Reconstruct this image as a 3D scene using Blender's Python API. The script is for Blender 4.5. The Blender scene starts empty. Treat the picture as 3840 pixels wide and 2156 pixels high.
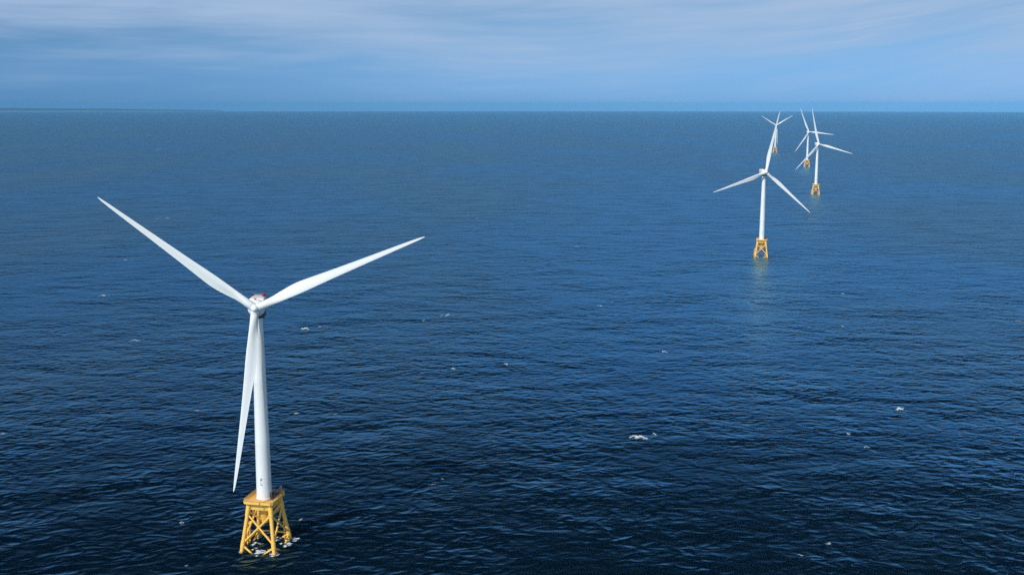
import bpy, bmesh, math, random
from mathutils import Vector, Matrix, noise as mnoise

S = bpy.context.scene
COL = S.collection
R_EARTH = 7.4e6            # effective radius (refraction included)
CAM_H = 186.7
rad = math.radians

# ------------------------------------------------------------------ camera
cam_d = bpy.data.cameras.new("camera")
cam = bpy.data.objects.new("camera", cam_d)
COL.objects.link(cam)
cam.location = (0, 0, CAM_H)
cam.rotation_euler = (rad(90 - 9.4455), 0, 0)
cam_d.sensor_width = 36
cam_d.lens = 4149.04 / 3840 * 36
cam_d.clip_start = 1.0
cam_d.clip_end = 200000
S.camera = cam

# ------------------------------------------------------------------ view
S.view_settings.view_transform = 'Standard'
S.view_settings.look = 'None'
S.view_settings.exposure = 0.0
S.view_settings.gamma = 1.0
S.cycles.use_denoising = False
S.cycles.max_bounces = 6
S.cycles.volume_bounces = 0
S.cycles.sample_clamp_indirect = 4

# ------------------------------------------------------------------ sun + sky
SUN_EL = rad(40)
sun_to = Vector((-0.595, -0.80, 0)).normalized() * math.cos(SUN_EL) + Vector((0, 0, math.sin(SUN_EL)))
sl = bpy.data.lights.new("sun", 'SUN')
sl.energy = 3.6
sl.angle = rad(0.5)
sl.color = (1.0, 0.965, 0.91)
so = bpy.data.objects.new("sun", sl)
COL.objects.link(so)
so.rotation_euler = (-sun_to).to_track_quat('-Z', 'Y').to_euler()
so.location = (0, 0, 400)


class NT:
    """small helper to write node trees"""
    def __init__(self, tree):
        self.t = tree
        self.n = tree.nodes
        self.l = tree.links

    def node(self, typ, **kw):
        nd = self.n.new(typ)
        for k, v in kw.items():
            setattr(nd, k, v)
        return nd

    def put(self, nd, key, v):
        s = nd.inputs[key]
        if isinstance(v, bpy.types.NodeSocket):
            self.l.new(v, s)
        else:
            s.default_value = v

    def math(self, op, a, b=None, c=None, clamp=False):
        nd = self.node('ShaderNodeMath', operation=op)
        nd.use_clamp = clamp
        for i, v in enumerate((a, b, c)):
            if v is not None:
                self.put(nd, i, v)
        return nd.outputs[0]

    def vec(self, x, y, z=0.0):
        nd = self.node('ShaderNodeCombineXYZ')
        for i, v in enumerate((x, y, z)):
            self.put(nd, i, v)
        return nd.outputs[0]

    def sep(self, v):
        nd = self.node('ShaderNodeSeparateXYZ')
        self.put(nd, 0, v)
        return nd.outputs

    def vmath(self, op, a, b=None):
        nd = self.node('ShaderNodeVectorMath', operation=op)
        self.put(nd, 0, a)
        if b is not None:
            self.put(nd, 1, b)
        return nd.outputs[0]

    def noise(self, v, scale, detail=2.0, rough=0.5, dims='3D', dist=0.0):
        nd = self.node('ShaderNodeTexNoise', noise_dimensions=dims)
        self.put(nd, 'Vector', v)
        self.put(nd, 'Scale', scale)
        self.put(nd, 'Detail', detail)
        self.put(nd, 'Roughness', rough)
        self.put(nd, 'Distortion', dist)
        return nd.outputs[0]

    def mapr(self, v, a, b, c=0.0, d=1.0, smooth=True):
        nd = self.node('ShaderNodeMapRange')
        nd.interpolation_type = 'SMOOTHSTEP' if smooth else 'LINEAR'
        for i, x in enumerate((v, a, b, c, d)):
            self.put(nd, i, x)
        return nd.outputs[0]

    def mix(self, f, a, b, blend='MIX'):
        nd = self.node('ShaderNodeMix', data_type='RGBA', blend_type=blend)
        self.put(nd, 0, f)
        self.put(nd, 6, a)
        self.put(nd, 7, b)
        return nd.outputs[2]


W = bpy.data.worlds.new("World")
S.world = W
W.use_nodes = True
W.node_tree.nodes.clear()
w = NT(W.node_tree)
sky = w.node('ShaderNodeTexSky', sky_type='NISHITA')
sky.sun_disc = False
sky.sun_elevation = SUN_EL
sky.sun_rotation = math.atan2(sun_to.x, sun_to.y)
sky.altitude = 100
sky.air_density = 1.0
sky.dust_density = 0.3
sky.ozone_density = 2.5
dirv = w.node('ShaderNodeTexCoord').outputs['Generated']
dx, dy, dz = w.sep(dirv)
bw = w.node('ShaderNodeRGBToBW')
w.put(bw, 0, sky.outputs[0])
ramp = w.node('ShaderNodeValToRGB')          # blue by elevation; above the frame, shaped to brighten and darken the sea's reflections
ramp.color_ramp.interpolation = 'EASE'
cr_ = ramp.color_ramp.elements
cr_[0].position, cr_[0].color = 0.0, (0.245, 0.55, 0.98, 1)
cr_[1].position, cr_[1].color = 1.0, (0.03, 0.08, 0.22, 1)
for pos, c in ((0.085, (0.24, 0.55, 0.96, 1)), (0.14, (0.21, 0.67, 1.60, 1)), (0.25, (0.13, 0.55, 1.46, 1)), (0.37, (0.05, 0.20, 0.60, 1)), (0.52, (0.02, 0.06, 0.20, 1))):
    e_ = cr_.new(pos)
    e_.color = c
w.put(ramp, 0, w.math('MAXIMUM', dz, 0.0))
tinted = w.mix(1.0, ramp.outputs[0], w.vec(bw.outputs[0], bw.outputs[0], bw.outputs[0]), 'MULTIPLY')
side = w.mapr(w.math('ARCTAN2', dx, dy), -0.45, 0.05)
tinted = w.mix(1.0, tinted, w.mix(side, (0.60, 0.77, 0.85, 1), (1, 1, 1, 1)), 'MULTIPLY')
# cirrus veil: thin cloud bands living at fixed sky directions
az = w.math('ARCTAN2', dx, dy)
el = w.math('ARCSINE', dz)
shear = w.math('MULTIPLY', w.mapr(az, 0.0, 0.5), w.math('MULTIPLY', az, -0.10))
v2 = w.math('ADD', el, shear)
wob = w.math('MULTIPLY', w.math('SUBTRACT', w.noise(w.vec(w.math('MULTIPLY', az, 2.2), w.math('MULTIPLY', el, 7.0), 3.1), 1.0, 2, 0.5), 0.5), 0.035)
v2 = w.math('ADD', v2, wob)
big = w.noise(w.vec(w.math('MULTIPLY', az, 4.0), w.math('MULTIPLY', v2, 34.0), 0.7), 1.0, 3, 0.55)
fine = w.noise(w.vec(w.math('MULTIPLY', az, 9.0), w.math('MULTIPLY', v2, 120.0), 5.3), 1.0, 4, 0.6)
nz = w.math('ADD', w.math('MULTIPLY', big, 0.65), w.math('MULTIPLY', fine, 0.35))
lift = w.mapr(w.math('ADD', el, w.math('MULTIPLY', az, 0.035)), 0.005, 0.090, -0.06, 0.20, False)
cover = w.mapr(w.math('ADD', nz, lift), 0.36, 0.84, 0.12, 0.95)
cover = w.math('MULTIPLY', cover, w.mapr(el, 0.0, 0.085, 0.6, 1.0))
# thin bright wisps, mostly to the right
wisp = w.noise(w.vec(w.math('MULTIPLY', az, 5.0), w.math('MULTIPLY', v2, 150.0), 9.1), 1.0, 3, 0.5)
wisp = w.math('MULTIPLY', w.mapr(wisp, 0.58, 0.80), w.mapr(az, -0.5, 0.45, 0.10, 0.42))
wisp = w.math('MULTIPLY', wisp, w.mapr(el, 0.01, 0.035))
cover = w.math('ADD', cover, wisp, clamp=True)
# the veil thins out again above the frame
cover = w.math('MULTIPLY', cover, w.mapr(el, 0.095, 0.15, 1.0, 0.0))
cloud = w.mix(cover, tinted, (3.75, 5.15, 7.3, 1))
# added ambient fill: unseen sky behind the camera, on the sun's side, brightened
back = w.mapr(dy, -0.45, 0.20, 1.0, 0.0)
cloud = w.mix(w.math('MULTIPLY', back, 0.7), cloud, (4.8, 5.5, 6.6, 1))
bg = w.node('ShaderNodeBackground')
w.put(bg, 'Color', cloud)
bg.inputs['Strength'].default_value = 0.10
wo = w.node('ShaderNodeOutputWorld')
w.l.new(bg.outputs[0], wo.inputs['Surface'])


# ------------------------------------------------------------------ materials
def material(name):
    m = bpy.data.materials.new(name)
    m.use_nodes = True
    m.node_tree.nodes.clear()
    t = NT(m.node_tree)
    out = t.node('ShaderNodeOutputMaterial')
    return m, t, out


def principled(name, col, rough=0.5, metallic=0.0, var=0.0, vscale=0.5, col2=None, spec=0.5, streak=1.0):
    m, t, out = material(name)
    p = t.node('ShaderNodeBsdfPrincipled')
    p.inputs['Roughness'].default_value = rough
    p.inputs['Metallic'].default_value = metallic
    p.inputs['Specular IOR Level'].default_value = spec
    if var > 0:
        oc = t.node('ShaderNodeTexCoord').outputs['Object']
        x, y, z = t.sep(oc)
        n = t.noise(t.vec(x, y, t.math('MULTIPLY', z, streak)), vscale, 5, 0.6)
        f = t.math('MULTIPLY', t.mapr(n, 0.48, 0.75), var)
        c2 = col2 or tuple(c * 0.6 for c in col)
        t.put(p, 'Base Color', t.mix(f, (*col, 1), (*c2, 1)))
        t.put(p, 'Roughness', t.mapr(n, 0.3, 0.7, rough * 0.85, min(1, rough * 1.2)))
    else:
        p.inputs['Base Color'].default_value = (*col, 1)
    t.l.new(p.outputs[0], out.inputs['Surface'])
    return m


M_WHITE = principled("white_paint", (0.78, 0.80, 0.81), 0.38, var=0.15, vscale=0.35, col2=(0.66, 0.69, 0.70), streak=0.12)
M_BLADE = principled("blade_gelcoat", (0.80, 0.82, 0.82), 0.35, var=0.3, vscale=0.3, col2=(0.70, 0.72, 0.72))
def make_yellow():
    m, t, out = material("yellow_jacket_paint")
    p = t.node('ShaderNodeBsdfPrincipled')
    p.inputs['Roughness'].default_value = 0.5
    x, y, z = t.sep(t.node('ShaderNodeTexCoord').outputs['Object'])
    n = t.noise(t.vec(x, y, t.math('MULTIPLY', z, 0.4)), 0.8, 5, 0.6)
    col = t.mix(t.math('MULTIPLY', t.mapr(n, 0.48, 0.75), 0.4), (0.93, 0.53, 0.09, 1), (0.79, 0.39, 0.05, 1))
    rust = t.noise(t.vec(t.math('MULTIPLY', x, 2.2), t.math('MULTIPLY', y, 2.2), t.math('MULTIPLY', z, 0.25)), 1.0, 4, 0.65)
    col = t.mix(t.math('MULTIPLY', t.mapr(rust, 0.62, 0.74), 0.6), col, (0.30, 0.12, 0.035, 1))
    grow = t.mapr(t.math('ADD', z, t.math('MULTIPLY', t.math('SUBTRACT', n, 0.5), 1.6)), 0.45, 1.0, 1.0, 0.0)
    col = t.mix(t.math('MULTIPLY', grow, 0.85), col, (0.06, 0.05, 0.03, 1))
    t.put(p, 'Base Color', col)
    t.l.new(p.outputs[0], out.inputs['Surface'])
    return m


M_YELLOW = make_yellow()
M_DECK = principled("weathered_deck_paint", (0.78, 0.44, 0.12), 0.65, var=0.6, vscale=0.9, col2=(0.42, 0.27, 0.13))
M_TAN = principled("tan_cabinet_paint", (0.42, 0.33, 0.24), 0.6, var=0.4, vscale=0.9)
M_DARK = principled("dark_machinery_and_shade", (0.035, 0.040, 0.048), 0.55, var=0.4, vscale=1.2)  # deck machinery, and the painted shade under the nacelle
M_GREY = principled("grey_grating_steel", (0.16, 0.155, 0.15), 0.6, var=0.4, vscale=1.5)
M_RED = principled("red_hoist_paint", (0.30, 0.008, 0.022), 0.5, var=0.3, vscale=1.0)
M_MARK = principled("marking_paint", (0.10, 0.12, 0.13), 0.6)
M_LAND_TOP = principled("wooded_land", (0.02, 0.035, 0.03), 0.9, var=0.6, vscale=0.002)
M_LAND_HAZE = principled("pale_coast_haze", (0.17, 0.18, 0.19), 0.9, var=0.4, vscale=0.003)  # pale haze painted onto the foot of the coast


def make_foam():
    m, t, out = material("sea_foam")
    oc = t.node('ShaderNodeTexCoord').outputs['Object']
    n = t.noise(oc, 1.5, 4, 0.65)
    cv = t.node('ShaderNodeAttribute')
    cv.attribute_name = "cover"
    thick = t.math('ADD', cv.outputs['Fac'], t.math('MULTIPLY', t.math('SUBTRACT', n, 0.5), 1.1))
    df = t.node('ShaderNodeBsdfDiffuse')
    t.put(df, 'Color', t.mix(t.mapr(thick, 0.3, 0.9), (0.34, 0.46, 0.55, 1), (0.84, 0.88, 0.90, 1)))
    tr = t.node('ShaderNodeBsdfTransparent')
    mx = t.node('ShaderNodeMixShader')
    t.put(mx, 0, t.mapr(thick, 0.08, 0.5))
    t.l.new(tr.outputs[0], mx.inputs[1])
    t.l.new(df.outputs[0], mx.inputs[2])
    t.l.new(mx.outputs[0], out.inputs['Surface'])
    return m


M_FOAM = make_foam()


def make_wave_group():
    g = bpy.data.node_groups.new("wave_height", 'ShaderNodeTree')
    g.interface.new_socket("P", in_out='INPUT', socket_type='NodeSocketVector')
    g.interface.new_socket("H", in_out='OUTPUT', socket_type='NodeSocketFloat')
    t = NT(g)
    gi = t.node('NodeGroupInput')
    go = t.node('NodeGroupOutput')
    x, y, z = t.sep(gi.outputs[0])

    def layer(ang, stretch, wl, amp, detail, rough, off, sharp):
        c, s = math.cos(rad(ang)), math.sin(rad(ang))
        u = t.math('ADD', t.math('MULTIPLY', x, c / (wl * stretch)), t.math('MULTIPLY', y, s / (wl * stretch)))
        v = t.math('ADD', t.math('MULTIPLY', x, -s / wl), t.math('MULTIPLY', y, c / wl))
        n = t.noise(t.vec(t.math('ADD', u, off), t.math('ADD', v, off * 1.7)), 1.0, detail, rough, '2D', 0.25)
        if sharp:      # peaked crests, rounded troughs
            n = t.math('SUBTRACT', 1.0, t.math('ABSOLUTE', t.math('MULTIPLY', t.math('SUBTRACT', n, 0.5), 2.0)))
        return t.math('MULTIPLY', n, amp)

    h = layer(10, 1.9, 48.0, 3.6, 2, 0.5, 13.7, False)
    h = t.math('ADD', h, layer(-16, 1.6, 17.0, 2.2, 3, 0.5, 47.1, False))
    h = t.math('ADD', h, layer(17, 1.5, 8.0, 1.0, 1, 0.5, 91.3, True))
    h = t.math('ADD', h, layer(-5, 1.4, 4.1, 0.50, 2, 0.5, 133.9, False))
    t.l.new(h, go.inputs[0])
    return g


def make_sea():
    m, t, out = material("open_sea_water")
    wg = make_wave_group()
    oc = t.node('ShaderNodeTexCoord').outputs['Object']
    eps = 0.35

    def H(v):
        nd = t.node('ShaderNodeGroup')
        nd.node_tree = wg
        t.put(nd, 0, v)
        return nd.outputs[0]

    h0 = H(oc)
    hx = H(t.vmath('ADD', oc, (eps, 0, 0)))
    hy = H(t.vmath('ADD', oc, (0, eps, 0)))
    # gust patches: rougher and smoother water on the scale of hundreds of metres
    x, y, z = t.sep(oc)
    gust = t.noise(t.vec(t.math('MULTIPLY', x, 1 / 520.0), t.math('MULTIPLY', y, 1 / 900.0)), 1.0, 3, 0.55, '2D')
    cat = t.noise(t.vec(t.math('MULTIPLY', x, 1 / 60.0), t.math('MULTIPLY', y, 1 / 85.0)), 1.0, 3, 0.6, '2D')
    k = t.math('ADD', t.mapr(gust, 0.3, 0.7, 0.16 / eps, 0.33 / eps), t.mapr(cat, 0.3, 0.70, 0.05 / eps, 0.48 / eps))
    sx = t.math('MULTIPLY', t.math('SUBTRACT', h0, hx), k)
    sy = t.math('MULTIPLY', t.math('SUBTRACT', h0, hy), k)
    # wind waves lean: short steep fronts towards the camera's side, long easy backs
    sy = t.math('ADD', t.math('MULTIPLY', t.math('MINIMUM', sy, 0.0), 1.7), t.math('MULTIPLY', t.math('MAXIMUM', sy, 0.0), 0.55))
    gn = t.node('ShaderNodeNewGeometry').outputs['Normal']
    nrm = t.vmath('NORMALIZE', t.vmath('ADD', gn, t.vec(sx, sy, 0.0)))
    fr = t.node('ShaderNodeFresnel')
    fr.inputs['IOR'].default_value = 1.333
    t.put(fr, 'Normal', nrm)
    fc = t.node('ShaderNodeFloatCurve')
    cm = fc.mapping
    pts = cm.curves[0].points
    pts[0].location = (0.0, 0.0)
    pts[1].location = (1.0, 0.82)
    for px_, py_ in ((0.055, 0.0), (0.105, 0.03), (0.14, 0.16), (0.20, 0.46), (0.29, 0.76), (0.50, 0.80)):
        pts.new(px_, py_)
    cm.update()
    t.put(fc, 'Value', fr.outputs[0])
    refl = fc.outputs[0]
    gl = t.node('ShaderNodeBsdfGlossy')
    gl.inputs['Color'].default_value = (0.50, 0.87, 1.0, 1)
    t.put(gl, 'Roughness', t.mapr(gust, 0.3, 0.7, 0.33, 0.40))
    t.put(gl, 'Normal', nrm)
    df = t.node('ShaderNodeBsdfDiffuse')          # light coming back up out of deep clear water
    df.inputs['Color'].default_value = (0.0002, 0.0046, 0.0120, 1)
    mx = t.node('ShaderNodeMixShader')
    t.put(mx, 0, refl)
    t.l.new(df.outputs[0], mx.inputs[1])
    t.l.new(gl.outputs[0], mx.inputs[2])
    t.l.new(mx.outputs[0], out.inputs['Surface'])
    return m


M_SEA = make_sea()


# ------------------------------------------------------------------ mesh helpers
def drop(x, y):
    return -(x * x + y * y) / (2 * R_EARTH)


def obj(name, bm, mat, parent=None, smooth=False, sharp=None):
    me = bpy.data.meshes.new(name)
    if isinstance(mat, (list, tuple)):
        for k in mat:
            me.materials.append(k)
    else:
        me.materials.append(mat)
    bm.normal_update()
    if smooth:
        for f in bm.faces:
            f.smooth = True
    if sharp is not None:
        for e in bm.edges:
            if len(e.link_faces) == 2 and e.calc_face_angle(0) > rad(sharp):
                e.smooth = False
    bm.to_mesh(me)
    bm.free()
    o = bpy.data.objects.new(name, me)
    COL.objects.link(o)
    if parent is not None:
        o.parent = parent
    return o


def tag(o, label=None, cat=None, group=None, kind=None):
    if label:
        o['label'] = label
    if cat:
        o['category'] = cat
    if group:
        o['group'] = group
    if kind:
        o['kind'] = kind
    return o


def add_tube(bm, a, b, r1, r2=None, seg=14, caps=True):
    a, b = Vector(a), Vector(b)
    r2 = r1 if r2 is None else r2
    q = (b - a).to_track_quat('Z', 'Y')
    rings = []
    for p, r in ((a, r1), (b, r2)):
        rings.append([bm.verts.new(p + q @ Vector((r * math.cos(2 * math.pi * i / seg), r * math.sin(2 * math.pi * i / seg), 0))) for i in range(seg)])
    for i in range(seg):
        j = (i + 1) % seg
        bm.faces.new((rings[0][i], rings[0][j], rings[1][j], rings[1][i]))
    if caps:
        bm.faces.new(list(reversed(rings[0])))
        bm.faces.new(rings[1])


def add_box(bm, c, s, rz=0.0, bev=0.0):
    r = bmesh.ops.create_cube(bm, size=1.0)
    vs = r['verts']
    m = Matrix.Translation(c) @ Matrix.Rotation(rz, 4, 'Z') @ Matrix.Diagonal((*s, 1))
    bmesh.ops.transform(bm, matrix=m, verts=vs)
    if bev > 0:
        es = list({e for v in vs for e in v.link_edges})
        bmesh.ops.bevel(bm, geom=es, offset=bev, segments=2, affect='EDGES', profile=0.5)


def add_lathe(bm, prof, seg=48, axis='Z', close0=True, close1=True):
    """prof: list of (r, h); axis Z up, or Y (h along +Y)"""
    rings = []
    for r, h in prof:
        ring = []
        for i in range(seg):
            a = 2 * math.pi * i / seg
            if axis == 'Z':
                ring.append(bm.verts.new((r * math.cos(a), r * math.sin(a), h)))
            else:
                ring.append(bm.verts.new((r * math.cos(a), h, -r * math.sin(a))))
        rings.append(ring)
    for k in range(len(rings) - 1):
        for i in range(seg):
            j = (i + 1) % seg
            bm.faces.new((rings[k][i], rings[k][j], rings[k + 1][j], rings[k + 1][i]))
    if close0:
        bm.faces.new(list(reversed(rings[0])))
    if close1:
        bm.faces.new(rings[-1])


# ------------------------------------------------------------------ sea, one curved sheet out past the horizon
def build_sea():
    bm = bmesh.new()
    radii = [0, 40, 90, 150, 220, 300, 400, 520, 660, 820, 1000, 1250, 1550, 1900, 2350, 2900, 3500, 4300, 5200, 6400, 7800, 9500,
             11500, 14000, 17000, 20500, 24500, 29000, 34000, 39000, 44000, 48000, 50500, 52500, 54000]
    seg = 256
    prev = None
    for r in radii:
        if r == 0:
            cur = [bm.verts.new((0, 0, 0))]
        else:
            cur = [bm.verts.new((r * math.cos(2 * math.pi * i / seg), r * math.sin(2 * math.pi * i / seg), -r * r / (2 * R_EARTH))) for i in range(seg)]
        if prev is not None:
            for i in range(seg):
                j = (i + 1) % seg
                if len(prev) == 1:
                    bm.faces.new((prev[0], cur[i], cur[j]))
                else:
                    bm.faces.new((prev[i], cur[i], cur[j], prev[j]))
        prev = cur
    o = obj("sea", bm, M_SEA, smooth=True)
    tag(o, "dark blue open sea with small wind waves reaching the horizon", "sea", kind="structure")


build_sea()


# low coast on the horizon, at the left
def build_land():
    bm = bmesh.new()
    random.seed(5)
    n = 90
    dist = 50000.0
    rows = []
    for i in range(n + 1):
        t_ = i / n
        a = rad(-40 + t_ * 25.6)           # azimuth, from beyond the left edge to about a third of the frame
        ex = math.sin(a) * dist
        ey = math.cos(a) * dist
        base = drop(ex, ey)
        fade = min(1.0, (1 - t_) * 2.8) ** 0.8
        h = (155 + 18 * mnoise.noise(Vector((t_ * 14, 0.3, 0))) + 9 * mnoise.noise(Vector((t_ * 60, 4.3, 0)))) * (0.25 + 0.75 * fade)
        hs = (52 + 10 * mnoise.noise(Vector((t_ * 20, 7.7, 0)))) * (0.3 + 0.7 * fade)
        if i == n:
            h, hs = 2, 1
        r = []
        for d, z in ((0, -4), (60, hs * 0.5), (130, hs), (400, h * 0.86), (1000, h), (1900, h * 0.7), (2600, -30)):
            k = (dist + d) / dist
            r.append(bm.verts.new((ex * k, ey * k, base + z)))
        rows.append(r)
    for i in range(n):
        for k in range(6):
            f = bm.faces.new((rows[i][k], rows[i + 1][k], rows[i + 1][k + 1], rows[i][k + 1]))
            f.material_index = 1 if k < 2 else 0
    bm.faces.new(rows[0])
    bm.faces.new(list(reversed(rows[-1])))
    bmesh.ops.recalc_face_normals(bm, faces=bm.faces)
    o = obj("land", bm, [M_LAND_TOP, M_LAND_HAZE])
    tag(o, "low dark coast along the horizon with a pale strip of painted haze below", "coast", kind="structure")


build_land()

# ------------------------------------------------------------------ wind turbine prototype
DECK_Z = 21.9
HUB_Z = 103.8
TILT = rad(5)
OVER = 5.26
CONE = rad(2.8)
JROT = rad(-11)


def jp(x, y, z):
    return Matrix.Rotation(JROT, 4, 'Z') @ Vector((x, y, z))


LEG_TOP, LEG_BOT = (4.75, 5.1, 20.2), (7.35, 8.7, 0.0)


def leg_at(sx, sy, z):
    k = (LEG_TOP[2] - z) / LEG_TOP[2]
    return jp(sx * (LEG_TOP[0] + (LEG_BOT[0] - LEG_TOP[0]) * k), sy * (LEG_TOP[1] + (LEG_BOT[1] - LEG_TOP[1]) * k), z)


def make_blade_mesh():
    bm = bmesh.new()
    #        r     chord  thick  twist  pitch-axis fraction
    st = [(2.15, 3.3, 3.3, 14, .5), (3.5, 3.3, 3.25, 14, .5), (6.0, 3.3, 2.9, 14, .48), (9.0, 3.5, 2.4, 13.5, .44),
          (12.5, 4.05, 1.95, 12.5, .38), (16.0, 4.6, 1.6, 11, .34), (20.0, 4.85, 1.3, 9, .32), (26.0, 4.3, .98, 7, .31),
          (33.0, 3.6, .74, 5, .30), (41.0, 3.0, .56, 3.5, .30), (49.0, 2.45, .43, 2.2, .30), (57.0, 1.95, .32, 1.2, .30),
          (64.0, 1.5, .24, .5, .30), (69.5, 1.1, .17, 0, .30), (73.0, .72, .11, 0, .30), (74.6, .36, .06, 0, .32), (75.0, .12, .03, 0, .35)]
    n = 28
    # densify
    full = []
    for a, b in zip(st[:-1], st[1:]):
        for k in range(3):
            u = k / 3
            full.append(tuple(a[i] + (b[i] - a[i]) * u for i in range(5)))
    full.append(st[-1])
    # light smoothing of the densified table
    sm = [full[0]]
    for i in range(1, len(full) - 1):
        sm.append((full[i][0],) + tuple((full[i - 1][j] + 2 * full[i][j] + full[i + 1][j]) / 4 for j in range(1, 5)))
    sm.append(full[-1])
    rings = []
    for r, c, th, tw, pa in sm:
        w_ = min(1.0, max(0.0, (r - 3.0) / 9.5))
        w_ = w_ * w_ * (3 - 2 * w_)
        ring = []
        pre = -2.0 * (r / 75) ** 2.2           # slight prebend into the wind
        for i in range(n):
            a = 2 * math.pi * i / n
            # circle
            cx, cy = math.cos(a) * 0.5, math.sin(a) * 0.5
            # aerofoil: x from 1 (trailing) .. 0 (leading)
            xx = 0.5 + 0.5 * math.cos(a)
            yt = 2.6 * (0.2969 * math.sqrt(max(xx, 0)) - 0.126 * xx - 0.3516 * xx ** 2 + 0.2843 * xx ** 3 - 0.1036 * xx ** 4) * 1.92
            up = math.sin(a) >= 0
            if up:
                ay = yt * 0.60
            else:                              # windward side, hollow towards the trailing edge
                ay = -yt * 0.42 + 0.30 * max(0.0, xx - 0.45) * (1.0 - xx) * 3.2
            px = (cx + 0.5) * (1 - w_) + xx * w_
            py = cy * (1 - w_) + ay * w_
            lx = (pa - px) * c                 # leading edge to +X, trailing to -X
            ly = py * th                       # +Y leeward
            t_ = rad(tw)
            X = lx * math.cos(t_) + ly * math.sin(t_)
            Y = -lx * math.sin(t_) + ly * math.cos(t_)
            ring.append(bm.verts.new((X, Y + pre, r)))
        rings.append(ring)
    for k in range(len(rings) - 1):
        for i in range(n):
            j = (i + 1) % n
            bm.faces.new((rings[k][i], rings[k][j], rings[k + 1][j], rings[k + 1][i]))
    bm.faces.new(rings[0])
    bm.faces.new(rings[-1])
    bmesh.ops.recalc_face_normals(bm, faces=bm.faces)
    return bm


def place_rotor(parts, yaw, az):
    base = Matrix.Rotation(yaw, 4, 'Z') @ Matrix.Rotation(-TILT, 4, 'X')
    a = base @ Vector((0, -1, 0))
    hub = Vector((0, 0, HUB_Z)) + a * OVER
    k = 0
    for p in parts:
        nm = p.name.split('.')[0]
        if nm == 'blade':
            t_ = az + k * 2 * math.pi / 3
            k += 1
            p.matrix_basis = Matrix.Translation(hub) @ base @ Matrix.Rotation(math.pi / 2 - t_, 4, 'Y') @ Matrix.Rotation(CONE, 4, 'X')
        elif nm == 'hub':
            p.matrix_basis = Matrix.Translation(hub) @ base @ Matrix.Rotation(math.pi / 2 - az, 4, 'Y')
        elif nm == 'nacelle':
            p.matrix_basis = Matrix.Translation(Vector((0, 0, HUB_Z))) @ Matrix.Rotation(yaw, 4, 'Z')


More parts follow.
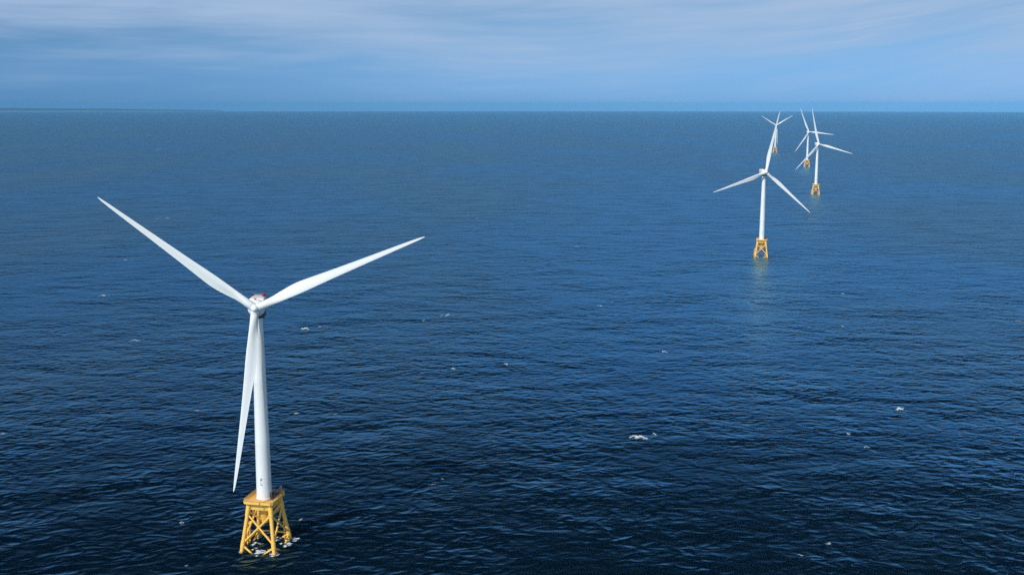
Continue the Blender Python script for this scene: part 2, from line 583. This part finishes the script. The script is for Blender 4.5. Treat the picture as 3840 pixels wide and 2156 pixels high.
def make_turbine():
    root = bpy.data.objects.new("wind_turbine", None)
    COL.objects.link(root)
    root.empty_display_size = 5
    # ---- jacket: transition box and central column; legs and braces are its sub-parts
    bm = bmesh.new()
    add_box(bm, jp(0, 0, 19.6), (9.9, 10.8, 3.1), JROT, 0.12)
    add_lathe(bm, [(1.5, 11.0), (1.75, 11.6), (2.3, 16.5), (3.4, 18.4)], 24)
    for sx in (-1, 1):
        for sy in (-1, 1):
            q = leg_at(sx, sy, 14.5)
            add_tube(bm, (q.x * .25, q.y * .25, 12.6), leg_at(sx, sy, 17.6), .42, .5, 12)
    jacket = obj("jacket", bm, M_YELLOW, root, smooth=True, sharp=35)
    for sx in (-1, 1):
        for sy in (-1, 1):
            bm = bmesh.new()
            add_tube(bm, leg_at(sx, sy, -8), leg_at(sx, sy, 2.6), .84, .84, 20)
            add_tube(bm, leg_at(sx, sy, 2.4), leg_at(sx, sy, 5.2), .96, .96, 20)      # node can
            add_tube(bm, leg_at(sx, sy, 5.0), leg_at(sx, sy, 16.0), .82, .82, 20)
            add_tube(bm, leg_at(sx, sy, 15.8), leg_at(sx, sy, 20.9), 1.0, 1.1, 20)
            obj("leg", bm, M_YELLOW, jacket, smooth=True, sharp=35)
    cs = [(-1, -1), (1, -1), (1, 1), (-1, 1)]
    for i in range(4):
        a_, b_ = cs[i], cs[(i + 1) % 4]
        for p, q in ((a_, b_), (b_, a_)):
            bm = bmesh.new()
            add_tube(bm, leg_at(*p, 16.3), leg_at(*q, 4.2), .40, .40, 12)
            obj("brace", bm, M_YELLOW, jacket, smooth=True, sharp=35)
            bm = bmesh.new()
            add_tube(bm, leg_at(*p, 3.2), leg_at(*q, -8.0), .42, .42, 12)
            obj("brace", bm, M_YELLOW, jacket, smooth=True, sharp=35)
    for i in (2, 3):                       # far and left sides carry a level brace
        bm = bmesh.new()
        add_tube(bm, leg_at(*cs[i], 3.6), leg_at(*cs[(i + 1) % 4], 3.6), .36, .36, 12)
        obj("brace", bm, M_YELLOW, jacket, smooth=True, sharp=35)
    # boat landing: two fender tubes with rungs on the left side
    bm = bmesh.new()
    for yy in (0.2, 2.6):
        for k in range(1):
            add_tube(bm, jp(-8.7, yy, -4), jp(-8.2, yy, 9.5), .38, .38, 12)
            add_tube(bm, jp(-8.2, yy, 9.3), jp(-6.4, yy, 10.4), .3, .3, 10)
            add_tube(bm, jp(-8.45, yy, 3.4), jp(-6.9, yy, 3.4), .25, .25, 10)
    for z in range(-2, 10):
        add_tube(bm, jp(-8.35, 0.9, z), jp(-8.35, 1.9, z), .06, .06, 6)
    add_tube(bm, jp(-8.4, 0.9, -3), jp(-8.3, 0.9, 10.2), .07, .07, 6)
    add_tube(bm, jp(-8.4, 1.9, -3), jp(-8.3, 1.9, 10.2), .07, .07, 6)
    obj("boat_landing", bm, M_YELLOW, jacket, smooth=True, sharp=35)
    # cable tubes at the far right leg
    for dx_ in (-1.2,):
        bm = bmesh.new()
        q = jp(6.3 + dx_, 9.0, 0)
        add_tube(bm, (q.x, q.y, -4), (q.x - .5, q.y - .8, 8.5), .36, .36, 12)
        q2 = leg_at(1, 1, 9.0)
        add_tube(bm, (q.x - .5, q.y - .8, 8.3), (q2.x, q2.y, q2.z), .36, .36, 12)
        obj("cable_tube", bm, M_YELLOW, jacket, smooth=True, sharp=35)
    # ladder from the landing to the deck
    bm = bmesh.new()
    for yy in (0.95, 1.85):
        add_tube(bm, jp(-6.35, yy, 10.0), jp(-5.4, yy, 21.4), .08, .08, 6)
    for k in range(22):
        z = 10.3 + k * .5
        x_ = -6.35 + (z - 10) / 11.4 * .95
        add_tube(bm, jp(x_, .95, z), jp(x_, 1.85, z), .05, .05, 6)
    add_box(bm, jp(-6.6, 1.4, 10.0), (1.6, 2.6, .14), JROT)
    obj("ladder", bm, M_YELLOW, jacket)
    # ---- deck: octagon-cornered slab, rim, rails, equipment
    DX, DY = 6.4, 7.3
    bm = bmesh.new()
    outl = [(-DX, -DY + .9), (-DX + .9, -DY), (DX - .9, -DY), (DX, -DY + .9), (DX, DY - .9), (DX - .9, DY), (-DX + .9, DY), (-DX, DY - .9)]

    def prism(bm, pts, z0, z1):
        lo = [bm.verts.new(jp(x, y, z0)) for x, y in pts]
        hi = [bm.verts.new(jp(x, y, z1)) for x, y in pts]
        n = len(pts)
        for i in range(n):
            j = (i + 1) % n
            bm.faces.new((lo[i], lo[j], hi[j], hi[i]))
        bm.faces.new(list(reversed(lo)))
        bm.faces.new(hi)
    prism(bm, outl, 21.2, DECK_Z)
    deck = obj("deck", bm, M_DECK, root)
    # rim plate standing up round the edge
    bm = bmesh.new()
    n = len(outl)
    for i in range(n):
        a_, b_ = Vector((*outl[i], 0)), Vector((*outl[(i + 1) % n], 0))
        mid = (a_ + b_) / 2
        L = (b_ - a_).length
        ang = math.atan2(b_.y - a_.y, b_.x - a_.x)
        nrm = Vector((math.sin(ang), -math.cos(ang), 0))
        c = mid + nrm * .09
        add_box(bm, jp(c.x, c.y, 21.75), (L + .12, .16, 1.05), JROT + ang)
    obj("rim", bm, M_YELLOW, deck)
    bm = bmesh.new()
    for i in range(n):
        a_, b_ = Vector((*outl[i], 0)), Vector((*outl[(i + 1) % n], 0))
        L = (b_ - a_).length
        m_ = max(1, int(round(L / 1.5)))
        for k in range(m_):
            q = a_ + (b_ - a_) * (k / m_)
            add_tube(bm, jp(q.x * .985, q.y * .985, 21.9), jp(q.x * .985, q.y * .985, 23.25), .055, .055, 6)
        for z in (22.75, 23.25):
            add_tube(bm, jp(a_.x * .985, a_.y * .985, z), jp(b_.x * .985, b_.y * .985, z), .055, .055, 6)
    obj("railing", bm, M_YELLOW, deck)
    # crane at the far right corner
    bm = bmesh.new()
    add_tube(bm, jp(5.1, 6.0, 21.9), jp(5.1, 6.0, 24.6), .34, .28, 12)
    add_box(bm, jp(5.1, 6.0, 24.9), (.9, .9, .8), JROT + .3, .06)
    add_tube(bm, jp(5.1, 6.0, 25.0), jp(5.6, 2.6, 25.5), .22, .14, 10)
    obj("crane", bm, M_TAN, deck, smooth=True, sharp=35)
    bm = bmesh.new()
    add_box(bm, jp(2.2, 5.9, 22.75), (3.2, 1.5, 1.7), JROT, .06)
    add_box(bm, jp(-.6, 6.1, 22.5), (1.2, 1.1, 1.2), JROT, .05)
    obj("cabinet", bm, M_TAN, deck)
    bm = bmesh.new()
    add_box(bm, jp(4.5, .6, 22.6), (1.3, 2.6, 1.4), JROT, .06)
    add_box(bm, jp(4.2, -1.9, 22.35), (1.0, 1.0, .9), JROT, .05)
    add_box(bm, jp(4.6, 3.4, 22.45), (1.1, 1.2, 1.1), JROT, .05)
    add_box(bm, jp(2.4, 3.9, 22.3), (1.5, .8, .8), JROT, .05)
    obj("equipment", bm, M_DARK, deck)
    # ---- tower
    z0, z1 = DECK_Z, HUB_Z - 4.2

    def rt(z):
        u = (z - z0) / (z1 - z0)
        return 3.2 - 1.1 * (0.55 * u + 0.45 * u * u)
    prof = [(3.45, z0 - .0), (3.45, z0 + .35), (rt(z0), z0 + .4)]
    for f in (.15, .3, .32, .33, .5, .65, .66, .67, .85, 1.0):
        z = z0 + .4 + (z1 - z0 - .4) * f
        prof.append((rt(z) + (.07 if f in (.32, .66) else 0), z))
    bm = bmesh.new()
    add_lathe(bm, prof, 64)
    tower = obj("tower", bm, M_WHITE, root, smooth=True, sharp=30)
    # stencilled marking on the tower, a dark upper figure over a lighter lower one
    bm = bmesh.new()
    ang0 = rad(-90 - 4)
    zc = 29.7

    def patch(u0, u1, v0, v1):
        r = rt(zc) + .012
        m_ = 4
        lo, hi = [], []
        for k in range(m_ + 1):
            u = u0 + (u1 - u0) * k / m_
            a = ang0 + u / r
            lo.append(bm.verts.new((r * math.cos(a), r * math.sin(a), zc + v0)))
            hi.append(bm.verts.new((r * math.cos(a), r * math.sin(a), zc + v1)))
        for k in range(m_):
            bm.faces.new((lo[k], lo[k + 1], hi[k + 1], hi[k]))
    patch(-.45, -.15, .25, 1.6)
    patch(-.15, .45, 1.3, 1.6)
    patch(-.15, .30, .7, 1.0)
    patch(-.45, -.2, -1.5, -.15)
    patch(-.2, .4, -1.5, -1.2)
    obj("marking", bm, M_MARK, tower)
    bm = bmesh.new()
    ang0 = rad(-20)
    zc = 23.6
    patch(-.5, .5, -1.1, 1.1)
    obj("door", bm, M_GREY, tower)
    # ---- nacelle (front to -Y): generator ring, body, hoist deck, cooler
    bm = bmesh.new()
    add_lathe(bm, [(2.3, -3.6), (2.8, -3.5), (3.35, -3.0), (3.5, -2.4), (3.5, -1.2), (3.3, -.8)], 48, 'Y')
    r = bmesh.ops.create_cube(bm, size=1.0)
    bmesh.ops.transform(bm, matrix=Matrix.Translation((0, 4.0, .1)) @ Matrix.Diagonal((6.9, 10.2, 7.7, 1)), verts=r['verts'])
    for v in r['verts']:
        if v.co.y > 5:
            v.co.x *= .84
            v.co.z = v.co.z * .86 + .35
        if v.co.z < -2:
            v.co.x *= .8
    bmesh.ops.bevel(bm, geom=list({e for v in r['verts'] for e in v.link_edges}), offset=1.1, segments=4, affect='EDGES', profile=0.5)
    nac = obj("nacelle", bm, M_WHITE, root, smooth=True, sharp=40)
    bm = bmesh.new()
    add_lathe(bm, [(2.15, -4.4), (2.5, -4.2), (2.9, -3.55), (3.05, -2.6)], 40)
    add_box(bm, (.2, .9, -3.05), (5.9, 6.6, 2.2), 0, .6)  # dark box painting in the shade under nacelle and generator
    obj("yaw_bearing_and_shade_box", bm, M_DARK, nac, smooth=True, sharp=35)
    bm = bmesh.new()
    add_box(bm, (0, 7.6, 3.60), (5.4, 3.4, .12))
    for sx in (-1, 1):
        add_box(bm, (sx * 2.66, 7.6, 3.8), (.08, 3.4, .3))
    add_box(bm, (0, 9.26, 3.8), (5.2, .08, .3))
    obj("hoist_platform", bm, M_RED, nac)
    bm = bmesh.new()
    add_box(bm, (2.2, 4.2, 4.3), (1.25, 1.2, 1.5), 0, .28)
    obj("beacon_housing", bm, M_RED, nac)
    bm = bmesh.new()
    add_box(bm, (-.2, 9.0, 3.6), (3.6, .5, 1.0), 0, .05)
    obj("cooler", bm, M_GREY, nac)
    bm = bmesh.new()
    add_tube(bm, (-1.4, 1.6, 3.3), (-1.4, 1.6, 6.0), .07, .05, 6)
    add_tube(bm, (-1.9, 1.6, 5.8), (-.9, 1.6, 5.8), .04, .04, 6)
    obj("wind_vane", bm, M_GREY, nac)
    bm = bmesh.new()
    add_box(bm, (-.6, -.3, 3.72), (.9, 1.6, .25), 0, .06)
    add_box(bm, (1.1, .6, 3.68), (1.2, 1.0, .2), 0, .05)
    obj("roof_hatch", bm, M_GREY, nac)
    # ---- hub: rounded spinner with three blade collars
    bm = bmesh.new()
    add_lathe(bm, [(.2, -2.9), (.75, -2.6), (1.25, -2.05), (1.7, -1.2), (1.95, -.3), (2.0, .8), (2.0, 1.7)], 40, 'Y')
    for k in range(3):
        a = 2 * math.pi * k / 3
        d = Vector((math.sin(a), 0, math.cos(a)))
        add_tube(bm, d * 1.0, d * 2.0, 1.80, 1.72, 32)
    hub = obj("hub", bm, M_WHITE, root, smooth=True, sharp=35)
    for k in range(3):
        a = 2 * math.pi * k / 3
        d = Vector((math.sin(a), 0, math.cos(a)))
        bm = bmesh.new()
        add_tube(bm, d * 1.95, d * 2.22, 1.60, 1.60, 32)
        obj("blade_seal", bm, M_GREY, hub, smooth=True, sharp=35)
    # ---- blades
    bmB = make_blade_mesh()
    b0 = obj("blade", bmB, M_BLADE, root, smooth=True, sharp=60)
    for k in range(2):
        c = b0.copy()
        COL.objects.link(c)
        c.parent = root
    return root


def copy_thing(o, parent=None):
    c = o.copy()
    COL.objects.link(c)
    if parent is not None:
        c.parent = parent
        c.matrix_basis = o.matrix_basis.copy()
        c.matrix_parent_inverse = o.matrix_parent_inverse.copy()
    for ch in list(o.children):
        copy_thing(ch, c)
    return c


TURB = [
    (-105.1, 448.7, 5.2, 142.4, "by far the largest white wind turbine, at left on a yellow jacket"),
    (306.8, 1350.9, 12.7, 197.9, "second largest wind turbine, its upright blade in front of the farthest turbine"),
    (628.7, 2292.7, 10.7, 103.9, "turbine farthest right, white with one blade tip above the horizon, third in distance"),
    (874.7, 3297.0, 5.6, 113.0, "small far turbine just left of the rightmost one, with one blade almost level"),
    (1012.2, 4287.1, 10.6, 150.3, "farthest and smallest turbine, blades in a Y, half hidden behind the upright blade"),
]
proto = make_turbine()
roots = [proto] + [copy_thing(proto) for _ in TURB[1:]]
for o, (X, Y, yaw, az_, lab) in zip(roots, TURB):
    o.location = (X, Y, drop(X, Y))
    tag(o, lab, "wind turbine", "wind turbines standing in a row out at sea")
    place_rotor(list(o.children), rad(yaw), rad(az_))


# ------------------------------------------------------------------ foam and whitecaps
F_PX = 4149.04
PITCH = rad(9.4455)


def sea_at(px, py):
    """point of the sea seen at photo pixel (3840 wide): used once, to read positions off the photograph"""
    u, v = (px - 1920) / F_PX, (py - 1078) / F_PX
    d = Vector((u, math.cos(PITCH) - v * math.sin(PITCH), -math.sin(PITCH) - v * math.cos(PITCH)))
    z = 0.0
    for _ in range(6):
        p = Vector((0, 0, CAM_H)) + d * ((z - CAM_H) / d.z)
        z = drop(p.x, p.y)
    return Vector((p.x, p.y, z))


def add_foam_blob(bm, c, lx, ly, h, rz, seed, full=1.0):
    """a low ragged mound of broken water"""
    n, m_ = 18, 5
    lay = bm.verts.layers.float.get("cover") or bm.verts.layers.float.new("cover")
    rnd = random.Random(seed)
    off = rnd.uniform(0, 90)
    top = bm.verts.new((c[0], c[1], c[2] + h))
    top[lay] = full
    prev = [top] * n
    cr, sr = math.cos(rz), math.sin(rz)
    for k in range(1, m_ + 1):
        f = k / m_
        ring = []
        for i in range(n):
            a = 2 * math.pi * i / n
            q = 1 + .55 * mnoise.noise(Vector((math.cos(a) * 1.6 + off, math.sin(a) * 1.6, 1.2))) + .28 * mnoise.noise(Vector((math.cos(a) * 5 + off, math.sin(a) * 5, 7.7)))
            x, y = math.cos(a) * f * q * lx / 2, math.sin(a) * f * q * ly / 2
            z = h * (1 - f ** 1.6) * (1 + .6 * mnoise.noise(Vector((x * 1.7 + off, y * 1.7, 3.3)))) - (.06 if k == m_ else 0) + .05
            nv = bm.verts.new((c[0] + x * cr - y * sr, c[1] + x * sr + y * cr, c[2] + z))
            nv[lay] = (1.0 - f) * full
            ring.append(nv)
        for i in range(n):
            j = (i + 1) % n
            if k == 1:
                bm.faces.new((top, ring[i], ring[j]))
            else:
                bm.faces.new((prev[i], ring[i], ring[j], prev[j]))
        prev = ring


def foam_patch(center, spots, label):
    bm = bmesh.new()
    for i, (x, y, lx, ly) in enumerate(spots):
        add_foam_blob(bm, (x, y, 0), lx, ly, .25, random.Random(i).uniform(-.6, .6), i * 7 + 3)
    o = obj("foam", bm, M_FOAM, smooth=True)
    o.location = center
    tag(o, label, "foam", kind="stuff")


rnd = random.Random(11)
spots = []
for cx, cy, sp, k in ((0.2, -7.0, 2.6, 10), (-2.2, -6.0, 2.0, 5), (7.6, 1.5, 2.2, 10), (8.4, 4.5, 2.2, 9), (10.5, 8.4, 1.6, 5), (-4.0, 1.0, 2.0, 5), (5.4, -9.8, 1.2, 3), (3, 9, 2.5, 5)):
    for _ in range(k):
        spots.append((cx + rnd.gauss(0, sp * .6), cy + rnd.gauss(0, sp), rnd.uniform(1.4, 4.0), rnd.uniform(1.0, 2.8)))
for sx in (-1, 1):
    for sy in (-1, 1):
        q = leg_at(sx, sy, 0)
        for _ in range(3):
            spots.append((q.x + rnd.gauss(0.3, .5), q.y + rnd.gauss(0.2, .7), rnd.uniform(1.6, 3.2), rnd.uniform(1.2, 2.4)))
foam_patch(proto.location, spots, "broken white foam washing between the legs of the nearest turbine")
spots = [(1.5 + rnd.gauss(0, 2), -7 + rnd.gauss(0, 2), rnd.uniform(.8, 2), rnd.uniform(.8, 1.6)) for _ in range(7)]
foam_patch(roots[1].location, spots, "thin foam at the foot of the second nearest turbine")

# (px, py, width px, height px, label)
CAPS = [
    (2397, 1640, 46, 21, "largest whitecap, bright and elongated, alone in the right foreground"),
    (2455, 1628, 12, 13, "small whitecap just right of the largest whitecap"),
    (1145, 1233, 20, 20, "bright square whitecap just right of the nearest turbine, below its right blade"),
    (1200, 1226, 9, 10, "tiny whitecap beside the bright square one right of the nearest turbine"),
    (388, 1109, 24, 10, "pale whitecap at far left, below the left blade of the nearest turbine"),
    (505, 1277, 26, 10, "thin slanting whitecap left of the nearest turbine's tower"),
    (1678, 1183, 12, 12, "brighter whitecap of a close pair between the near turbine and picture centre"),
    (1655, 1185, 8, 10, "fainter whitecap of a close pair between the near turbine and picture centre"),
    (1590, 1204, 10, 10, "tiny whitecap left of the close pair, right of the nearest turbine's hub"),
    (1700, 1383, 13, 13, "round whitecap on a dark wave, left of the picture centre bottom"),
    (1898, 1367, 10, 13, "whitecap slanting on a dark wave crest right under the picture centre"),
    (2493, 1321, 14, 12, "whitecap above the largest whitecap, left of the second turbine's foot"),
    (3160, 1101, 10, 9, "small whitecap far right, below the row of distant turbines"),
    (3162, 1226, 10, 10, "small whitecap on a dark crest, lower right of the second turbine"),
    (3373, 1534, 22, 18, "round pale whitecap at right, right of the largest whitecap"),
    (3822, 1206, 16, 9, "whitecap cut near the right edge of the sea"),
    (3182, 1628, 10, 12, "small upright whitecap level with the largest whitecap, far to its right"),
    (3251, 1677, 14, 10, "flat whitecap just below the small upright one at right"),
    (3047, 823, 22, 7, "flat white streak just beyond the right blade tip of the second turbine"),
    (2250, 1148, 14, 9, "small whitecap midway between the near turbine and the second turbine"),
    (2163, 925, 11, 7, "tiny bright whitecap far out, left of the second turbine's foot"),
    (628, 819, 14, 9, "brighter whitecap above the left blade of the nearest turbine"),
    (592, 821, 9, 7, "fainter whitecap left of the brighter one above the left blade"),
    (585, 728, 11, 7, "tiny whitecap far out, highest above the left blade"),
    (472, 976, 12, 8, "whitecap under the outer left blade of the nearest turbine"),
    (597, 560, 8, 5, "tiniest whitecap at upper left, near the horizon"),
    (1790, 821, 9, 6, "tiny whitecap beyond the right blade tip of the nearest turbine"),
    (682, 1960, 13, 12, "small whitecap on a dark trough left of the yellow jacket"),
    (737, 1540, 11, 9, "tiny whitecap left of the hanging blade of the nearest turbine"),
    (1112, 1551, 14, 12, "whitecap right of the near tower, the left one of two"),
    (1257, 1553, 10, 9, "tiny whitecap on a dark wave, the right one of two beside the near tower"),
    (1676, 1775, 9, 9, "upper speck of a loose trail of three whitecaps in the foreground"),
    (1657, 1795, 12, 8, "middle speck of a loose trail of three whitecaps in the foreground"),
    (1620, 1817, 18, 6, "lowest streak of a loose trail of three whitecaps in the foreground"),
    (3107, 2039, 16, 12, "bluish whitecap near the lower right corner"),
    (3001, 2081, 14, 10, "small whitecap low at right, left of the bluish one"),
    (699, 2121, 10, 10, "whitecap at the very bottom, left of the yellow jacket"),
    (10, 1627, 16, 9, "whitecap at the left edge, level with the hanging blade"),
    (1127, 1950, 10, 14, "thin curved whitecap just right of the yellow jacket's deck"),
    (1100, 2020, 16, 16, "foamy crest touching the right rear leg of the yellow jacket"),
]
for i, (px, py, wpx, hpx, lab) in enumerate(CAPS):
    p = sea_at(px, py)
    d = Vector((p.x, p.y, p.z - CAM_H)).length
    mpp = d / F_PX
    lx = max(1.7 * wpx * mpp, 1.4)
    ly = max(hpx * mpp * .7 / (CAM_H / d), .8) * 1.25
    hh = min(.8, .24 * hpx * mpp + .1)
    bm = bmesh.new()
    rr = random.Random(i + 40)
    tilt_ = rr.uniform(-.25, .25)
    nb = 6 + int(wpx / 6)
    for k in range(nb):                       # torn scraps of foam strung along the crest
        u = (k + .5) / nb * 2 - 1
        sz = (1 - .6 * abs(u)) * rr.uniform(.6, 1.1)
        add_foam_blob(bm, (u * lx * .42, u * tilt_ * ly + rr.uniform(-.22, .22) * ly, 0), lx * .34 * sz, ly * .6 * sz, hh * sz, rr.uniform(-.6, .6), i * 17 + k, min(1.0, max(.5, hpx / 17)))
    o = obj("whitecap", bm, M_FOAM, smooth=True)
    o.location = p
    o.rotation_euler = (0, 0, -.35 if i == 0 else rr.uniform(-.3, .3))
    tag(o, lab, "whitecap", "whitecaps scattered over the open sea")


# ------------------------------------------------------------------ haze: the air over the sea
def build_haze():
    bm = bmesh.new()
    r, z0_, z1_ = 55000.0, drop(54000, 0) - 1.5, 215.0
    add_box(bm, (0, 0, (z0_ + z1_) / 2), (2 * r, 2 * r, z1_ - z0_))
    m, t, out = material("sea_haze")
    v = t.node('ShaderNodeVolumePrincipled')
    v.inputs['Color'].default_value = (0.18, 0.56, 1.0, 1)
    v.inputs['Density'].default_value = 2.2e-5
    v.inputs['Anisotropy'].default_value = -0.4
    t.l.new(v.outputs[0], out.inputs['Volume'])
    o = obj("haze", bm, m)
    tag(o, "thin blue sea haze", "haze", kind="stuff")


build_haze()
